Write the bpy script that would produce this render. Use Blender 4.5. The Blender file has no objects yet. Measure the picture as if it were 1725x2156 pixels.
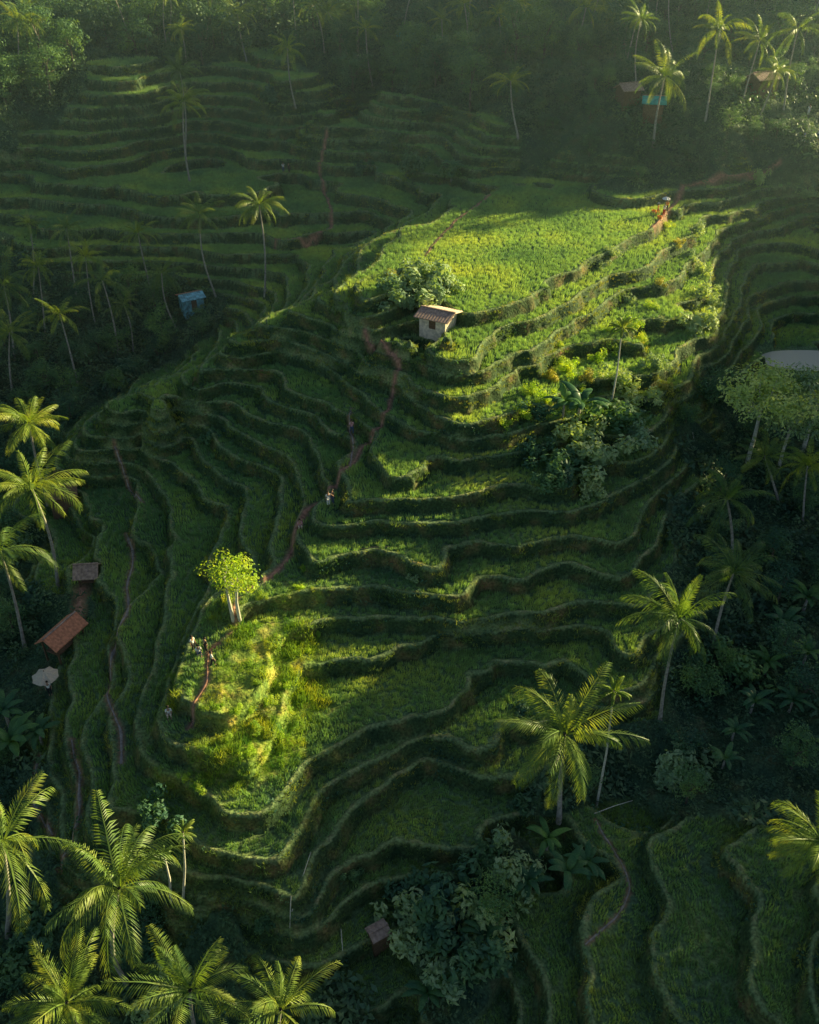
import bpy, math, random
import numpy as np
from mathutils import Vector, Matrix
rng=np.random.default_rng(7); random.seed(7)
scene=bpy.context.scene; COL=scene.collection
TH=math.radians(36); CT,ST=math.cos(TH),math.sin(TH); F=1867.0; HC=60.0
def ray(u,v):
    up=(1078-v)/F
    return ((u-862)/F, CT+ST*up, -ST+CT*up)
def W(u,v,z):
    a,b,c=ray(u,v); t=(z-HC)/c
    return (a*t,b*t,z)
# ------------------------------------------------------------------ contours of the hillside traced in image pixel coordinates, heights estimated
CON=[
(20.0,[(1440,425),(1370,482),(1290,527),(1215,570),(1130,617),(1060,645),(990,660),(930,705),(870,705),(800,693),(745,665),(725,635),(770,570),(870,500),(960,440),(1030,400)]),
(18.8,[(1455,480),(1420,505),(1340,575),(1270,592),(1200,620),(1130,667),(1050,694),(1020,712),(960,712),(860,715),(790,708),(720,660),(695,630),(760,550),(860,470),(920,430)]),
(17.6,[(1485,540),(1440,560),(1330,614),(1230,664),(1130,724),(1040,764),(980,797),(915,790),(880,745),(840,722),(770,722),(700,685),(650,655),(690,612),(760,525)]),
(16.4,[(1505,610),(1420,655),(1300,700),(1180,752),(1100,795),(1030,838),(960,850),(900,825),(850,785),(800,755),(740,738),(640,695),(590,688),(650,630)]),
(15.2,[(1500,700),(1400,735),(1250,790),(1130,850),(1050,885),(960,898),(880,870),(835,835),(790,800),(700,755),(590,715),(530,722),(600,655)]),
(14.0,[(1450,800),(1320,840),(1180,890),(1080,922),(980,940),(900,920),(820,885),(760,845),(660,800),(560,748),(480,757),(560,685)]),
(12.8,[(1400,880),(1280,920),(1150,945),(1090,962),(1000,972),(920,955),(850,968),(780,948),(755,900),(690,868),(620,830),(480,780),(410,802),(500,720)]),
(11.6,[(1380,960),(1260,1000),(1150,1037),(1050,1042),(935,1072),(830,1062),(725,1068),(738,1000),(735,945),(650,880),(560,850),(430,825),(350,838),(440,755)]),
(10.4,[(1360,1040),(1230,1085),(1130,1085),(1000,1105),(930,1112),(860,1117),(760,1112),(660,1108),(690,1035),(650,980),(630,930),(560,895),(410,850),(310,862),(390,785)]),
(9.2,[(1350,1120),(1240,1140),(1130,1148),(1050,1158),(940,1192),(860,1190),(740,1185),(645,1195),(622,1120),(630,1020),(575,960),(470,905),(360,875),(260,880),(330,808)]),
(8.0,[(1360,1200),(1280,1210),(1150,1220),(930,1262),(850,1250),(700,1262),(600,1290),(540,1350),(480,1430),(415,1400),(430,1330),(480,1260),(560,1195),(575,1120),(580,1010),(480,950),(380,905),(220,898),(290,830)]),
(6.8,[(1370,1290),(1280,1280),(1150,1295),(920,1305),(800,1315),(690,1332),(610,1400),(565,1480),(490,1520),(405,1470),(380,1400),(400,1320),(450,1240),(500,1150),(520,1080),(500,1015),(400,955),(300,920),(200,922)]),
(5.6,[(1350,1380),(1280,1345),(1150,1352),(1060,1362),(980,1390),(800,1400),(650,1445),(605,1530),(520,1600),(430,1600),(350,1550),(330,1450),(370,1330),(430,1150),(440,1080),(400,1020),(320,975),(240,950),(170,950)]),
(4.4,[(1300,1450),(1180,1430),(1070,1480),(900,1500),(740,1560),(640,1645),(560,1720),(520,1740),(420,1700),(320,1610),(290,1450),(345,1300),(365,1150),(355,1080),(300,1020),(220,985),(150,975)]),
(3.2,[(1200,1530),(1080,1550),(950,1570),(800,1610),(700,1690),(620,1790),(480,1805),(340,1750),(250,1650),(238,1450),(270,1290),(270,1130),(230,1050),(150,1010)]),
(2.0,[(1080,1640),(920,1650),(800,1700),(700,1800),(620,1900),(400,1860),(200,1790),(165,1600),(185,1400),(205,1200),(180,1080),(110,1040)]),
(14.4,[(50,435),(200,450),(330,470),(480,480),(600,465),(690,470)]),
(16.8,[(20,385),(150,390),(350,400),(500,395),(590,385),(650,372)]),
(19.2,[(0,330),(150,338),(300,318),(450,300),(590,318),(650,325),(700,300),(800,330),(900,380)]),
(21.6,[(60,290),(180,290),(300,272),(450,262),(640,268),(710,262),(850,300),(960,340),(1060,345)]),
(24.0,[(180,250),(350,228),(500,222),(680,235),(800,240),(920,262),(1020,300)]),
(27.0,[(300,197),(450,172),(600,196),(680,212),(800,205)]),
]
EX=[ # u,v,z,terraced
(1000,520,20.3,1),(1150,480,20.4,1),(1250,420,20.7,1),(1100,400,20.5,1),(1180,550,20.3,1),(1350,430,20.7,1),(1280,380,20.9,1),(1150,370,20.7,1),(900,590,20.2,1),(980,610,20.2,1),
(740,500,13.5,1),(700,430,15.2,1),(650,510,13.3,1),(560,610,11,1),(600,545,12.3,1),(450,560,11.5,1),(300,530,12,1),(150,520,12,1),(820,430,17,1),
(400,650,7,0),(250,760,3,0),(100,850,0,0),(330,640,7.2,0),(200,640,6.5,0),(60,600,8.5,0),(40,720,4,0),(120,760,3.,0),
(60,1000,-1,0),(40,1150,-1.5,0),(30,1350,-1.5,0),(60,1500,-1,0),(60,1700,-2,0),(120,1300,.3,0),(110,1500,.5,1),(130,1680,0,1),(60,1900,-3,0),
(250,1950,-3,0),(150,2080,-4,0),(450,2000,-2,0),(450,2130,-4,0),(700,1990,-1,1),(600,2050,-2,1),(700,2130,-2.5,0),(850,1850,0,1),(760,1930,-.8,1),(800,2060,-2,1),
(930,1940,-1,0),(1080,1830,-.2,0),(980,2060,-1.5,0),(1180,1780,.2,1),(1000,1720,1,1),(1150,1680,1,0),(900,1790,.9,1),(1120,1930,-.5,1),
(1300,1750,.3,1),(1320,1880,.1,1),(1200,2000,-.6,1),(1100,2120,-1.2,1),(1400,1800,1.2,1),(1530,1830,2.6,1),(1450,1950,2.1,1),(1320,2060,.7,1),(1600,2000,3.6,1),(1700,1850,4.4,1),(1700,2100,5.0,1),(1500,2120,2.6,1),
(1450,950,8.8,0),(1450,1100,7,0),(1430,1260,5.4,0),(1420,1420,3,0),(1350,1600,1,0),(1450,1680,1,0),(1600,1000,6.5,0),(1650,1200,4.5,0),(1650,1450,2.5,0),(1620,1680,2.5,0),(1500,1500,1.8,0),(1250,1600,1.2,0),
(1600,800,9,1),(1700,760,9,1),(1600,650,12,1),(1700,620,12.2,1),(1560,500,16.5,1),(1700,500,16,1),(1700,400,19.5,1),(1600,390,20.5,1),(1520,440,19.5,1),(1700,900,8,0),(1520,860,9.5,0),
(1300,372,22.8,0),(1420,362,23,0),(1250,260,27.5,0),(1400,250,28.5,0),(1450,300,26,0),(1550,250,29,0),(1700,250,28,0),(1700,330,24,0),(1600,360,22,0),(1130,330,22.8,0),(1120,250,27,0),(1000,190,28.5,0),(900,180,28,0),
(100,190,27.5,0),(0,260,24,0),(400,110,30.5,0),(700,130,30,0),(900,120,30.5,0),(1400,140,31.5,0),(1650,150,31.5,0),(1150,130,31,0),(200,110,30.5,0)]
WP=[(-90,215,36),(-40,218,36),(0,218,37),(40,215,39),(80,212,47),(-90,235,46),(0,235,48),(80,235,56),(75,185,36),(100,185,42),(60,165,31.5),
(105,60,22),(105,80,26),(105,100,29),(105,120,31),(105,140,29),(105,160,29.5),(85,60,14),(85,100,18),(82,140,23),(70,110,14),(65,75,8),(55,50,6),(70,30,8),(100,30,18),(40,14,6),(0,14,-4),(-40,14,-4),  # right-hand points form an unseen ridge added to shade the valley
(-60,40,-2),(-75,70,-1),(-75,110,3),(-85,150,14),(-90,190,28),(-108,60,6),(-108,110,9),(-108,170,26),(105,220,60),(-108,220,40)]
P=[];Wt=[]
for z,pts in CON:
    for (u,v) in pts: P.append(W(u,v,z)); Wt.append(1.0)
for u,v,z,w in EX: P.append(W(u,v,z)); Wt.append(float(w))
for p in WP: P.append(p); Wt.append(0.0)
P=np.array(P,float); Wt=np.array(Wt)
X0,X1,Y0,Y1=-110.0,110.0,12.0,236.0
def phi(r2): return 0.5*r2*np.log(r2+1e-9)
S=0.01
n=len(P); A=np.zeros((n+3,n+3))
xy=P[:,:2]*S
r2=((xy[:,None]-xy[None])**2).sum(-1)
A[:n,:n]=phi(r2)+np.eye(n)*2e-5
A[:n,n]=1;A[:n,n+1:]=xy;A[n,:n]=1;A[n+1:,:n]=xy.T
sol=np.linalg.solve(A,np.concatenate([P[:,2],[0,0,0]]))
gx=np.arange(X0,X1+.5,1.0); gy=np.arange(Y0,Y1+.5,1.0)
GX,GY=np.meshgrid(gx,gy)
hc=np.zeros(GX.size); wc=np.zeros(GX.size)
q=np.stack([GX.ravel(),GY.ravel()],1)
for i in range(0,len(q),8000):
    d=((q[i:i+8000,None]*S-xy[None])**2).sum(-1)
    hc[i:i+8000]=phi(d)@sol[:n]+sol[n]+q[i:i+8000]*S@sol[n+1:]
    ww=1/(d+1e-5)**2
    wc[i:i+8000]=(ww@Wt)/ww.sum(1)
hc=hc.reshape(GX.shape); wc=wc.reshape(GX.shape)
def bil(arr,ax,ay,x,y):
    x=np.clip(x,ax[0],ax[-1]-1e-6); y=np.clip(y,ay[0],ay[-1]-1e-6)
    i=np.clip(np.searchsorted(ax,x,side='right')-1,0,len(ax)-2); j=np.clip(np.searchsorted(ay,y,side='right')-1,0,len(ay)-2)
    fx=(x-ax[i])/(ax[i+1]-ax[i]); fy=(y-ay[j])/(ay[j+1]-ay[j])
    return (arr[j,i]*(1-fx)+arr[j,i+1]*fx)*(1-fy)+(arr[j+1,i]*(1-fx)+arr[j+1,i+1]*fx)*fy
TAB=rng.random((256,256))
def vn(x,y,sc,ox=0.0):
    x=x/sc+ox*17.3; y=y/sc+ox*9.1
    i=np.floor(x).astype(int);j=np.floor(y).astype(int);fx=x-i;fy=y-j
    fx=fx*fx*(3-2*fx);fy=fy*fy*(3-2*fy)
    a=TAB[j&255,i&255];b=TAB[j&255,(i+1)&255];c=TAB[(j+1)&255,i&255];d=TAB[(j+1)&255,(i+1)&255]
    return (a*(1-fx)+b*fx)*(1-fy)+(c*(1-fx)+d*fx)*fy-.5
fxs=np.concatenate([np.arange(X0,-60,.4),np.arange(-60,60,.17),np.arange(60,X1+.01,.4)]); fys=np.concatenate([np.arange(Y0,118,.16),np.arange(118,Y1+.01,.26)])
ext=np.array([3,8,16,30,50,80,130,220,400,800.])
AX=np.concatenate([X0-ext[::-1],fxs,X1+ext]); AY=np.concatenate([Y0-ext[::-1],fys,Y1+ext])
MX,MY=np.meshgrid(AX,AY)
h=bil(hc,gx,gy,MX,MY)
dR=np.maximum(0,MX-X1); dO=np.hypot(np.maximum(0,X0-MX),np.maximum(0,MY-Y1))
h=h+0.28*np.minimum(dO,160)*(1-np.clip(dR/40,0,1))-.12*np.minimum(dR,200)
w=bil(wc,gx,gy,MX,MY); w=w+0.35*vn(MX,MY,7,3)
w=np.clip((w-.42)/.16,0,1)
flat=np.exp(-(((MX-24)/16)**2+((MY-118)/17)**2)**2)
plateau=np.clip((h-19.9)/.25,0,1)*np.exp(-(((MX-18)/26)**2+((MY-116)/26)**2)**3)
farl=np.clip((MY-116)/26,0,1)*np.clip((8-MX)/18,0,1)
lowr=np.clip((50-MY)/6,0,1)*np.clip((MX-8)/5,0,1)
hn=h+(1.0*vn(MX,MY,9,1)+0.75*vn(MX,MY,4.2,2)+0.26*vn(MX,MY,1.8,5)+.08*vn(MX,MY,.8,15))*(1-.85*flat)*(1-.9*plateau)+.18*plateau+farl*(3.2*vn(MX,MY,17,101)+1.2*vn(MX,MY,8,102))+lowr*(2.6*vn(MX,MY,8,103)+.9*vn(MX,MY,3.5,104))
gyy,gxx=np.gradient(hn,AY,AX); gr=np.hypot(gxx,gyy)+1e-4
step=1.18+.55*farl
qq=(hn-20)/step
def dl(kk): return 0.9*vn(MX,MY,8.0,kk*1.37+40.0)*(1-flat)*(1-np.exp(-(((MX-18)/26)**2+((MY-116)/22)**2)**3)*.75)
k=np.floor(qq); d0=dl(k); d1=dl(k+1)
k=np.where(qq<k+d0,k-1,np.where(qq>=k+1+d1,k+1,k)); k=np.where((plateau>.6)&(k<0),0,k); d0=dl(k); d1=dl(k+1)
span=np.maximum(1+d1-d0,.12)
f=np.clip((qq-k-d0)/span,0,.9999)
wf=np.clip(0.5*gr/step/span*(1+.8*vn(MX,MY,3,77)),.04,.7)
g=np.clip((f-(1-wf))/wf,0,1); g=g*g*(3-2*g)
fm=f*span*step/gr; fb=(1-wf-f)*span*step/gr
lip=np.exp(-((fm-.2)/.22)**2)*(.75+.8*vn(MX,MY,2.3,78))
ditch=np.exp(-((fb-.1)/.2)**2)*(f<1-wf+.02)
zt=20+step*(k+g)+.25*lip-.14*ditch-.12*np.clip(1-fb/3,0,1)*(f<1-wf)+.05*vn(MX,MY,.8,4)
zf=hn+.8*vn(MX,MY,3,8)+.3*vn(MX,MY,1,9)
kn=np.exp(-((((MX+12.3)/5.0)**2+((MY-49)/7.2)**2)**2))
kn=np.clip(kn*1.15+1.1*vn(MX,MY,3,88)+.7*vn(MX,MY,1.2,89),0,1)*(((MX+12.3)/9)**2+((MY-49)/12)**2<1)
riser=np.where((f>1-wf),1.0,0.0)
zt=zt+riser*.3*vn(MX,MY,.9,90)
Z=zf*(1-w)+(zt*(1-.35*kn)+.35*kn*(hn+1.3*vn(MX,MY,2.2,81)+.8*vn(MX,MY,.9,82)))*w
tread=((fm>.4)&(fb>.14)&(kn<.5)).astype(float)
lip=lip*(1-kn)
# ------------------------------------------------------------------ ray / ground query
def gz(x,y): return float(bil(Z,AX,AY,np.array([x]),np.array([y]))[0])
TS=np.arange(20,330,.2)
def hit(u,v):
    a,b,c=ray(u,v); zs=bil(Z,AX,AY,a*TS,b*TS); below=(HC+c*TS)<zs
    i=int(np.argmax(below)) if below.any() else len(TS)-1
    t=TS[i]; x,y=a*t,b*t
    return Vector((x,y,gz(x,y)))
# flooded paddy basin
PB=hit(1700,762); pe=((MX-PB.x)/6.0)**2+((MY-PB.y)/3.2)**2; pk=np.clip((1.35-pe)/.35,0,1)
Z=Z*(1-pk)+(PB.z-.12)*pk; tread=tread*(pk<=0); riser=riser*(pk<=.3); lip=lip*(pk<=.3)
# paths
pathmask=np.zeros_like(Z)
def path_world(pts):
    ws=[hit(u,v) for u,v in pts]; out=[]
    for a,b in zip(ws[:-1],ws[1:]):
        m=max(2,int((b-a).xy.length/.25))
        for i in range(m):
            p=a.lerp(b,i/m); out.append((p.x,p.y))
    out.append((ws[-1].x,ws[-1].y)); o=np.array(out)
    if len(o)>6:
        for _ in range(6): o[1:-1]=.25*o[:-2]+.5*o[1:-1]+.25*o[2:]
    o[:,0]+=.35*vn(o[:,0],o[:,1],2,11)
    return o
PATHS=[([(770,697),(800,722),(842,775),(825,830),(815,868),(790,905)],.28,'steps'),
([(790,905),(760,940),(745,975),(712,1020),(650,1070),(625,1110),(605,1180),(575,1215),(520,1240)],.36,'main'),
([(742,862),(735,910),(742,950),(738,985)],.2,'stone'),
([(265,1125),(285,1170),(265,1230),(270,1290),(235,1370),(225,1470),(255,1540),(255,1610)],.26,'ditch'),
([(240,940),(262,1000),(300,1060)],.2,'ditch'),
([(150,1560),(170,1650),(160,1740),(130,1830)],.26,'ditch'),
([(895,540),(925,500),(960,465),(1030,410)],.24,'bund'),
([(580,525),(640,520),(700,480),(690,420),(672,360),(690,280)],.34,'steps'),
([(500,1260),(490,1330),(440,1370),(430,1450),(400,1540)],.26,'dirt'),
([(1440,395),(1410,440),(1375,480)],.45,'dirt'),
([(1640,345),(1560,370),(1480,385),(1440,395)],.3,'dirt'),
([(175,1240),(165,1290),(150,1340)],.9,'dirt'),
([(1255,1730),(1290,1790),(1330,1870),(1300,1930),(1230,1990)],.18,'ditch'),
([(85,1590),(70,1680),(110,1760)],.22,'stone')]
PW=[]
for pts,wd,kd in PATHS:
    o=path_world(pts); PW.append((o,wd,kd)); wm=wd+.12
    for (x,y) in o[::2]:
        i0=np.searchsorted(AX,x-wm);i1=np.searchsorted(AX,x+wm);j0=np.searchsorted(AY,y-wm);j1=np.searchsorted(AY,y+wm)
        sx=MX[j0:j1,i0:i1]-x; sy=MY[j0:j1,i0:i1]-y
        pathmask[j0:j1,i0:i1]=np.maximum(pathmask[j0:j1,i0:i1],np.clip(1.3-np.hypot(sx,sy)/wm*1.1,0,1))
# ------------------------------------------------------------------ materials
def nt(name):
    m=bpy.data.materials.new(name); m.use_nodes=True; t=m.node_tree; t.nodes.clear(); return m,t
def node(t,ty,**kw):
    n=t.nodes.new(ty)
    for a,b in kw.items(): setattr(n,a,b)
    return n
def ramp(t,fac,cols):
    r=node(t,'ShaderNodeValToRGB'); e=r.color_ramp.elements
    while len(e)<len(cols): e.new(.5)
    for i,(p,c) in enumerate(cols): e[i].position=p; e[i].color=(*c,1)
    t.links.new(fac,r.inputs[0]); return r.outputs[0]
def noise(t,scale,detail=4,src=None):
    n=node(t,'ShaderNodeTexNoise'); n.inputs['Scale'].default_value=scale; n.inputs['Detail'].default_value=detail
    if src is None:
        g_=node(t,'ShaderNodeNewGeometry'); src=g_.outputs['Position']
    t.links.new(src,n.inputs['Vector']); return n.outputs['Fac']
def mix(t,fac,a,b,mode='MIX'):
    m=node(t,'ShaderNodeMix',data_type='RGBA',blend_type=mode)
    for s,v in ((m.inputs[0],fac),(m.inputs[6],a),(m.inputs[7],b)):
        if hasattr(v,'links'): t.links.new(v,s)
        else: s.default_value=v if not isinstance(v,tuple) else (*v,1)
    return m.outputs[2]
def leafmat(name,c1,c2,c3,sc=.35,trans=.35,rough=.55,randobj=True):
    m,t=nt(name)
    f1=noise(t,sc,5); col=ramp(t,f1,[(.3,c1),(.5,c2),(.7,c3)])
    f2=noise(t,sc*12,2); col=mix(t,.5,col,ramp(t,f2,[(.3,(.45,.45,.45)),(.7,(1.35,1.35,1.35))]),'MULTIPLY')
    if randobj:
        oi=node(t,'ShaderNodeObjectInfo'); col=mix(t,.9,col,ramp(t,oi.outputs['Random'],[(0,(.5,.7,.85)),(.5,(.9,1,1)),(1,(1.2,1.25,.85))]),'MULTIPLY')
    p=node(t,'ShaderNodeBsdfPrincipled'); t.links.new(col,p.inputs['Base Color']); p.inputs['Roughness'].default_value=rough
    p.inputs['Specular IOR Level'].default_value=.2
    tr=node(t,'ShaderNodeBsdfTranslucent'); tc=mix(t,1.0,col,(1.5,1.35,.35),'MULTIPLY'); t.links.new(tc,tr.inputs[0])
    ms=node(t,'ShaderNodeMixShader'); ms.inputs[0].default_value=trans
    t.links.new(p.outputs[0],ms.inputs[1]);t.links.new(tr.outputs[0],ms.inputs[2])
    o=node(t,'ShaderNodeOutputMaterial'); t.links.new(ms.outputs[0],o.inputs[0]); return m
def plain(name,c,rough=.8,var=.35,sc=3,bump=0.0,spec=.3,metal=0):
    m,t=nt(name); f1=noise(t,sc,6)
    col=mix(t,1.0,c,ramp(t,f1,[(.3,(1-var,)*3),(.7,(1+var,)*3)]),'MULTIPLY')
    p=node(t,'ShaderNodeBsdfPrincipled'); t.links.new(col,p.inputs['Base Color']); p.inputs['Roughness'].default_value=rough
    p.inputs['Specular IOR Level'].default_value=spec; p.inputs['Metallic'].default_value=metal
    if bump:
        b=node(t,'ShaderNodeBump'); b.inputs['Strength'].default_value=bump; t.links.new(f1,b.inputs['Height']); t.links.new(b.outputs[0],p.inputs['Normal'])
    o=node(t,'ShaderNodeOutputMaterial'); t.links.new(p.outputs[0],o.inputs[0]); return m
M={}
M['rice']=leafmat('rice_leaf',(.18,.35,.22),(.31,.50,.25),(.52,.64,.24),.12,.42,randobj=False)
M['grass']=leafmat('grass_leaf',(.08,.17,.08),(.18,.29,.09),(.46,.46,.11),.22,.4,randobj=False)
M['lipgrass']=leafmat('bund_grass',(.17,.29,.13),(.30,.40,.15),(.58,.56,.18),.4,.4,randobj=False)
M['under']=leafmat('understory_leaf',(.05,.12,.085),(.10,.19,.105),(.18,.26,.12),.3,.25,randobj=False)
M['palm']=leafmat('palm_leaf',(.10,.18,.06),(.22,.30,.07),(.44,.45,.10),.5,.35,.4)
M['tree']=leafmat('broad_leaf',(.065,.145,.10),(.125,.235,.12),(.21,.32,.135),.5,.3)
M['pale']=leafmat('pale_leaf',(.26,.36,.19),(.42,.52,.26),(.60,.64,.34),.7,.35)
M['bright']=leafmat('bright_leaf',(.22,.40,.05),(.44,.58,.08),(.70,.70,.12),.8,.42)
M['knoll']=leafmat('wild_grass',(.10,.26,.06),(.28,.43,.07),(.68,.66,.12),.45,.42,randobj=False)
M['dry']=leafmat('dry_leaf',(.26,.25,.07),(.44,.42,.10),(.60,.50,.13),1.2,.35)
M['banana']=leafmat('banana_leaf',(.07,.17,.09),(.12,.24,.10),(.20,.33,.11),.8,.4,.35)
M['trunk']=plain('palm_bark',(.35,.32,.28),.85,.35,4,.3)
M['bark']=plain('tree_bark',(.14,.12,.09),.85,.4,5,.3)
M['whitebark']=plain('pale_bark',(.6,.57,.48),.8,.25,5,.2)
M['soil']=plain('path_soil',(.40,.21,.14),.95,.4,3,.4)
M['stone']=plain('step_stone',(.34,.28,.24),.9,.35,4,.4)
M['wall']=plain('lime_wall',(.74,.62,.50),.9,.35,3,.1)
M['roofgrey']=plain('weathered_roof',(.36,.25,.20),.85,.4,4,.3)
M['roofsunlit']=plain('sunlit_roof',(.8,.62,.48),.8,.3,3,.2)  # sunlit slope of the hut roof, sunlight put into the colour
M['roofrust']=plain('terracotta_tile',(.55,.23,.13),.85,.3,4,.3)
M['roofblue']=plain('blue_tarpaulin',(.18,.42,.50),.5,.55,2,.1)
M['roofteal']=plain('teal_sheet',(.03,.32,.31),.5,.4,2)
M['wood']=plain('wood',(.16,.10,.06),.85,.35,6,.2)
M['dark']=plain('dark_opening',(.02,.018,.015),.9,.2)
M['skin']=plain('skin',(.42,.25,.17),.6,.05)
M['hair']=plain('hair',(.02,.015,.012),.6,.1)
for nme,c in dict(white=(.85,.83,.8),black=(.03,.03,.035),red=(.5,.04,.03),orange=(.8,.25,.03),blue=(.06,.14,.4),denim=(.08,.12,.2),pink=(.7,.35,.37),tan=(.6,.5,.38)).items(): M[nme]=plain('cloth_'+nme,c,.85,.12,8)
# ground material
m,t=nt('terrace_ground'); M['ground']=m
at=node(t,'ShaderNodeVertexColor'); at.layer_name='zone'; sp=node(t,'ShaderNodeSeparateColor'); t.links.new(at.outputs[0],sp.inputs[0])
at2=node(t,'ShaderNodeVertexColor'); at2.layer_name='bund'; sp2=node(t,'ShaderNodeSeparateColor'); t.links.new(at2.outputs[0],sp2.inputs[0])
trd=ramp(t,noise(t,.25,6),[(.3,(.08,.14,.075)),(.5,(.13,.21,.09)),(.7,(.20,.27,.09))])
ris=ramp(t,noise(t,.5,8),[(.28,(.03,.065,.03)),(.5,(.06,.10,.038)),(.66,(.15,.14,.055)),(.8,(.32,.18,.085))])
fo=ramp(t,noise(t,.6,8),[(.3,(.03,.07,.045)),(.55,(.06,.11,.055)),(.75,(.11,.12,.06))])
fine=ramp(t,noise(t,5,5),[(.3,(.5,.5,.5)),(.7,(1.4,1.4,1.4))])
lp=ramp(t,noise(t,.8,6),[(.3,(.14,.22,.10)),(.55,(.26,.32,.13)),(.8,(.45,.34,.18))])
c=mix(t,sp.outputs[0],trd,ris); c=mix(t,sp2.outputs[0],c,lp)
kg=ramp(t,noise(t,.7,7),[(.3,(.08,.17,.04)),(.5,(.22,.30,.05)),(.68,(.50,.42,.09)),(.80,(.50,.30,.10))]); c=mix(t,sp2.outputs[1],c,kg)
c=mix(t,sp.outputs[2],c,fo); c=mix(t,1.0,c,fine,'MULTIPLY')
so=ramp(t,noise(t,3,5),[(.3,(.20,.11,.065)),(.7,(.46,.27,.17))]); c=mix(t,sp.outputs[1],c,so)
p=node(t,'ShaderNodeBsdfPrincipled'); t.links.new(c,p.inputs['Base Color']); p.inputs['Roughness'].default_value=.9; p.inputs['Specular IOR Level'].default_value=.15
b=node(t,'ShaderNodeBump'); b.inputs['Strength'].default_value=.7; b.inputs['Distance'].default_value=.25; t.links.new(noise(t,3.5,8),b.inputs['Height']); t.links.new(b.outputs[0],p.inputs['Normal'])
o=node(t,'ShaderNodeOutputMaterial'); t.links.new(p.outputs[0],o.inputs[0])
# ------------------------------------------------------------------ mesh helpers
def npmesh(name,V,Fc,mat=None,smooth=False):
    V=np.asarray(V,np.float32); Fc=np.asarray(Fc,np.int32); me=bpy.data.meshes.new(name)
    k_=Fc.shape[1]; me.vertices.add(len(V)); me.vertices.foreach_set('co',V.ravel())
    me.loops.add(Fc.size); me.loops.foreach_set('vertex_index',Fc.ravel())
    me.polygons.add(len(Fc)); me.polygons.foreach_set('loop_start',np.arange(0,Fc.size,k_,dtype=np.int32))
    if mat: me.materials.append(mat)
    me.update(calc_edges=True)
    if smooth: me.polygons.foreach_set('use_smooth',np.ones(len(Fc),bool))
    return me
def pymesh(name,V,Fc,mats,fm=None,smooth=False):
    me=bpy.data.meshes.new(name); me.from_pydata([tuple(v) for v in V],[],Fc)
    for q_ in (mats if isinstance(mats,list) else [mats]): me.materials.append(q_)
    if fm: me.polygons.foreach_set('material_index',fm)
    if smooth: me.polygons.foreach_set('use_smooth',[True]*len(Fc))
    me.update(); return me
def add(name,me,loc=(0,0,0),rot=(0,0,0),sc=1.0,parent=None,label=None,cat=None,group=None,kind=None):
    o=bpy.data.objects.new(name,me); COL.objects.link(o)
    o.location=loc; o.rotation_euler=rot; o.scale=(sc,sc,sc) if not isinstance(sc,tuple) else sc
    if parent: o.parent=parent
    if label: o['label']=label
    if cat: o['category']=cat
    if group: o['group']=group
    if kind: o['kind']=kind
    return o
def tube(pts,rads,ns=7):
    V=[];Fc=[]
    pts=[Vector(p) for p in pts]
    for i,(p,r) in enumerate(zip(pts,rads)):
        d=(pts[min(i+1,len(pts)-1)]-pts[max(i-1,0)]).normalized()
        a=d.cross(Vector((0,1,0.01))).normalized(); b_=d.cross(a)
        for j in range(ns):
            an=2*math.pi*j/ns; V.append(p+a*math.cos(an)*r+b_*math.sin(an)*r)
    for i in range(len(pts)-1):
        for j in range(ns):
            Fc.append((i*ns+j,i*ns+(j+1)%ns,(i+1)*ns+(j+1)%ns,(i+1)*ns+j))
    return V,Fc
def join(parts):
    V=[];Fc=[];fm=[]
    for pt in parts:
        v,f_=pt[0],pt[1]; mi=pt[2] if len(pt)>2 else 0
        o=len(V); V+=list(v); Fc+=[tuple(i+o for i in q_) for q_ in f_]; fm+=[mi]*len(f_)
    return V,Fc,fm
def box(x0,x1,y0,y1,z0,z1):
    V=[(x,y,z) for z in (z0,z1) for y in (y0,y1) for x in (x0,x1)]
    return V,[(0,2,3,1),(4,5,7,6),(0,1,5,4),(2,6,7,3),(0,4,6,2),(1,3,7,5)]
# ------------------------------------------------------------------ ground
ny,nx=Z.shape
V=np.stack([MX,MY,Z],-1).reshape(-1,3)
idx=np.arange(nx*ny).reshape(ny,nx)
Fc=np.stack([idx[:-1,:-1],idx[:-1,1:],idx[1:,1:],idx[1:,:-1]],-1).reshape(-1,4)
me=npmesh('terraced_hillside',V,Fc,M['ground'],smooth=True)
ca=me.color_attributes.new('zone','FLOAT_COLOR','POINT')
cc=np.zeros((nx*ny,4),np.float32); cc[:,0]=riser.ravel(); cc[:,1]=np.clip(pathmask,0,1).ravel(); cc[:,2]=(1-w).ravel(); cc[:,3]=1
ca.data.foreach_set('color',cc.ravel())
ca=me.color_attributes.new('bund','FLOAT_COLOR','POINT')
cc=np.zeros((nx*ny,4),np.float32); cc[:,0]=np.clip(lip*1.1*w,0,1).ravel(); cc[:,1]=np.clip(kn*1.1,0,1).ravel(); cc[:,3]=1
ca.data.foreach_set('color',cc.ravel())
add('terrain',me,kind='structure',label='terraced hillside of rice paddies with grassy banks',cat='terrain')
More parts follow.
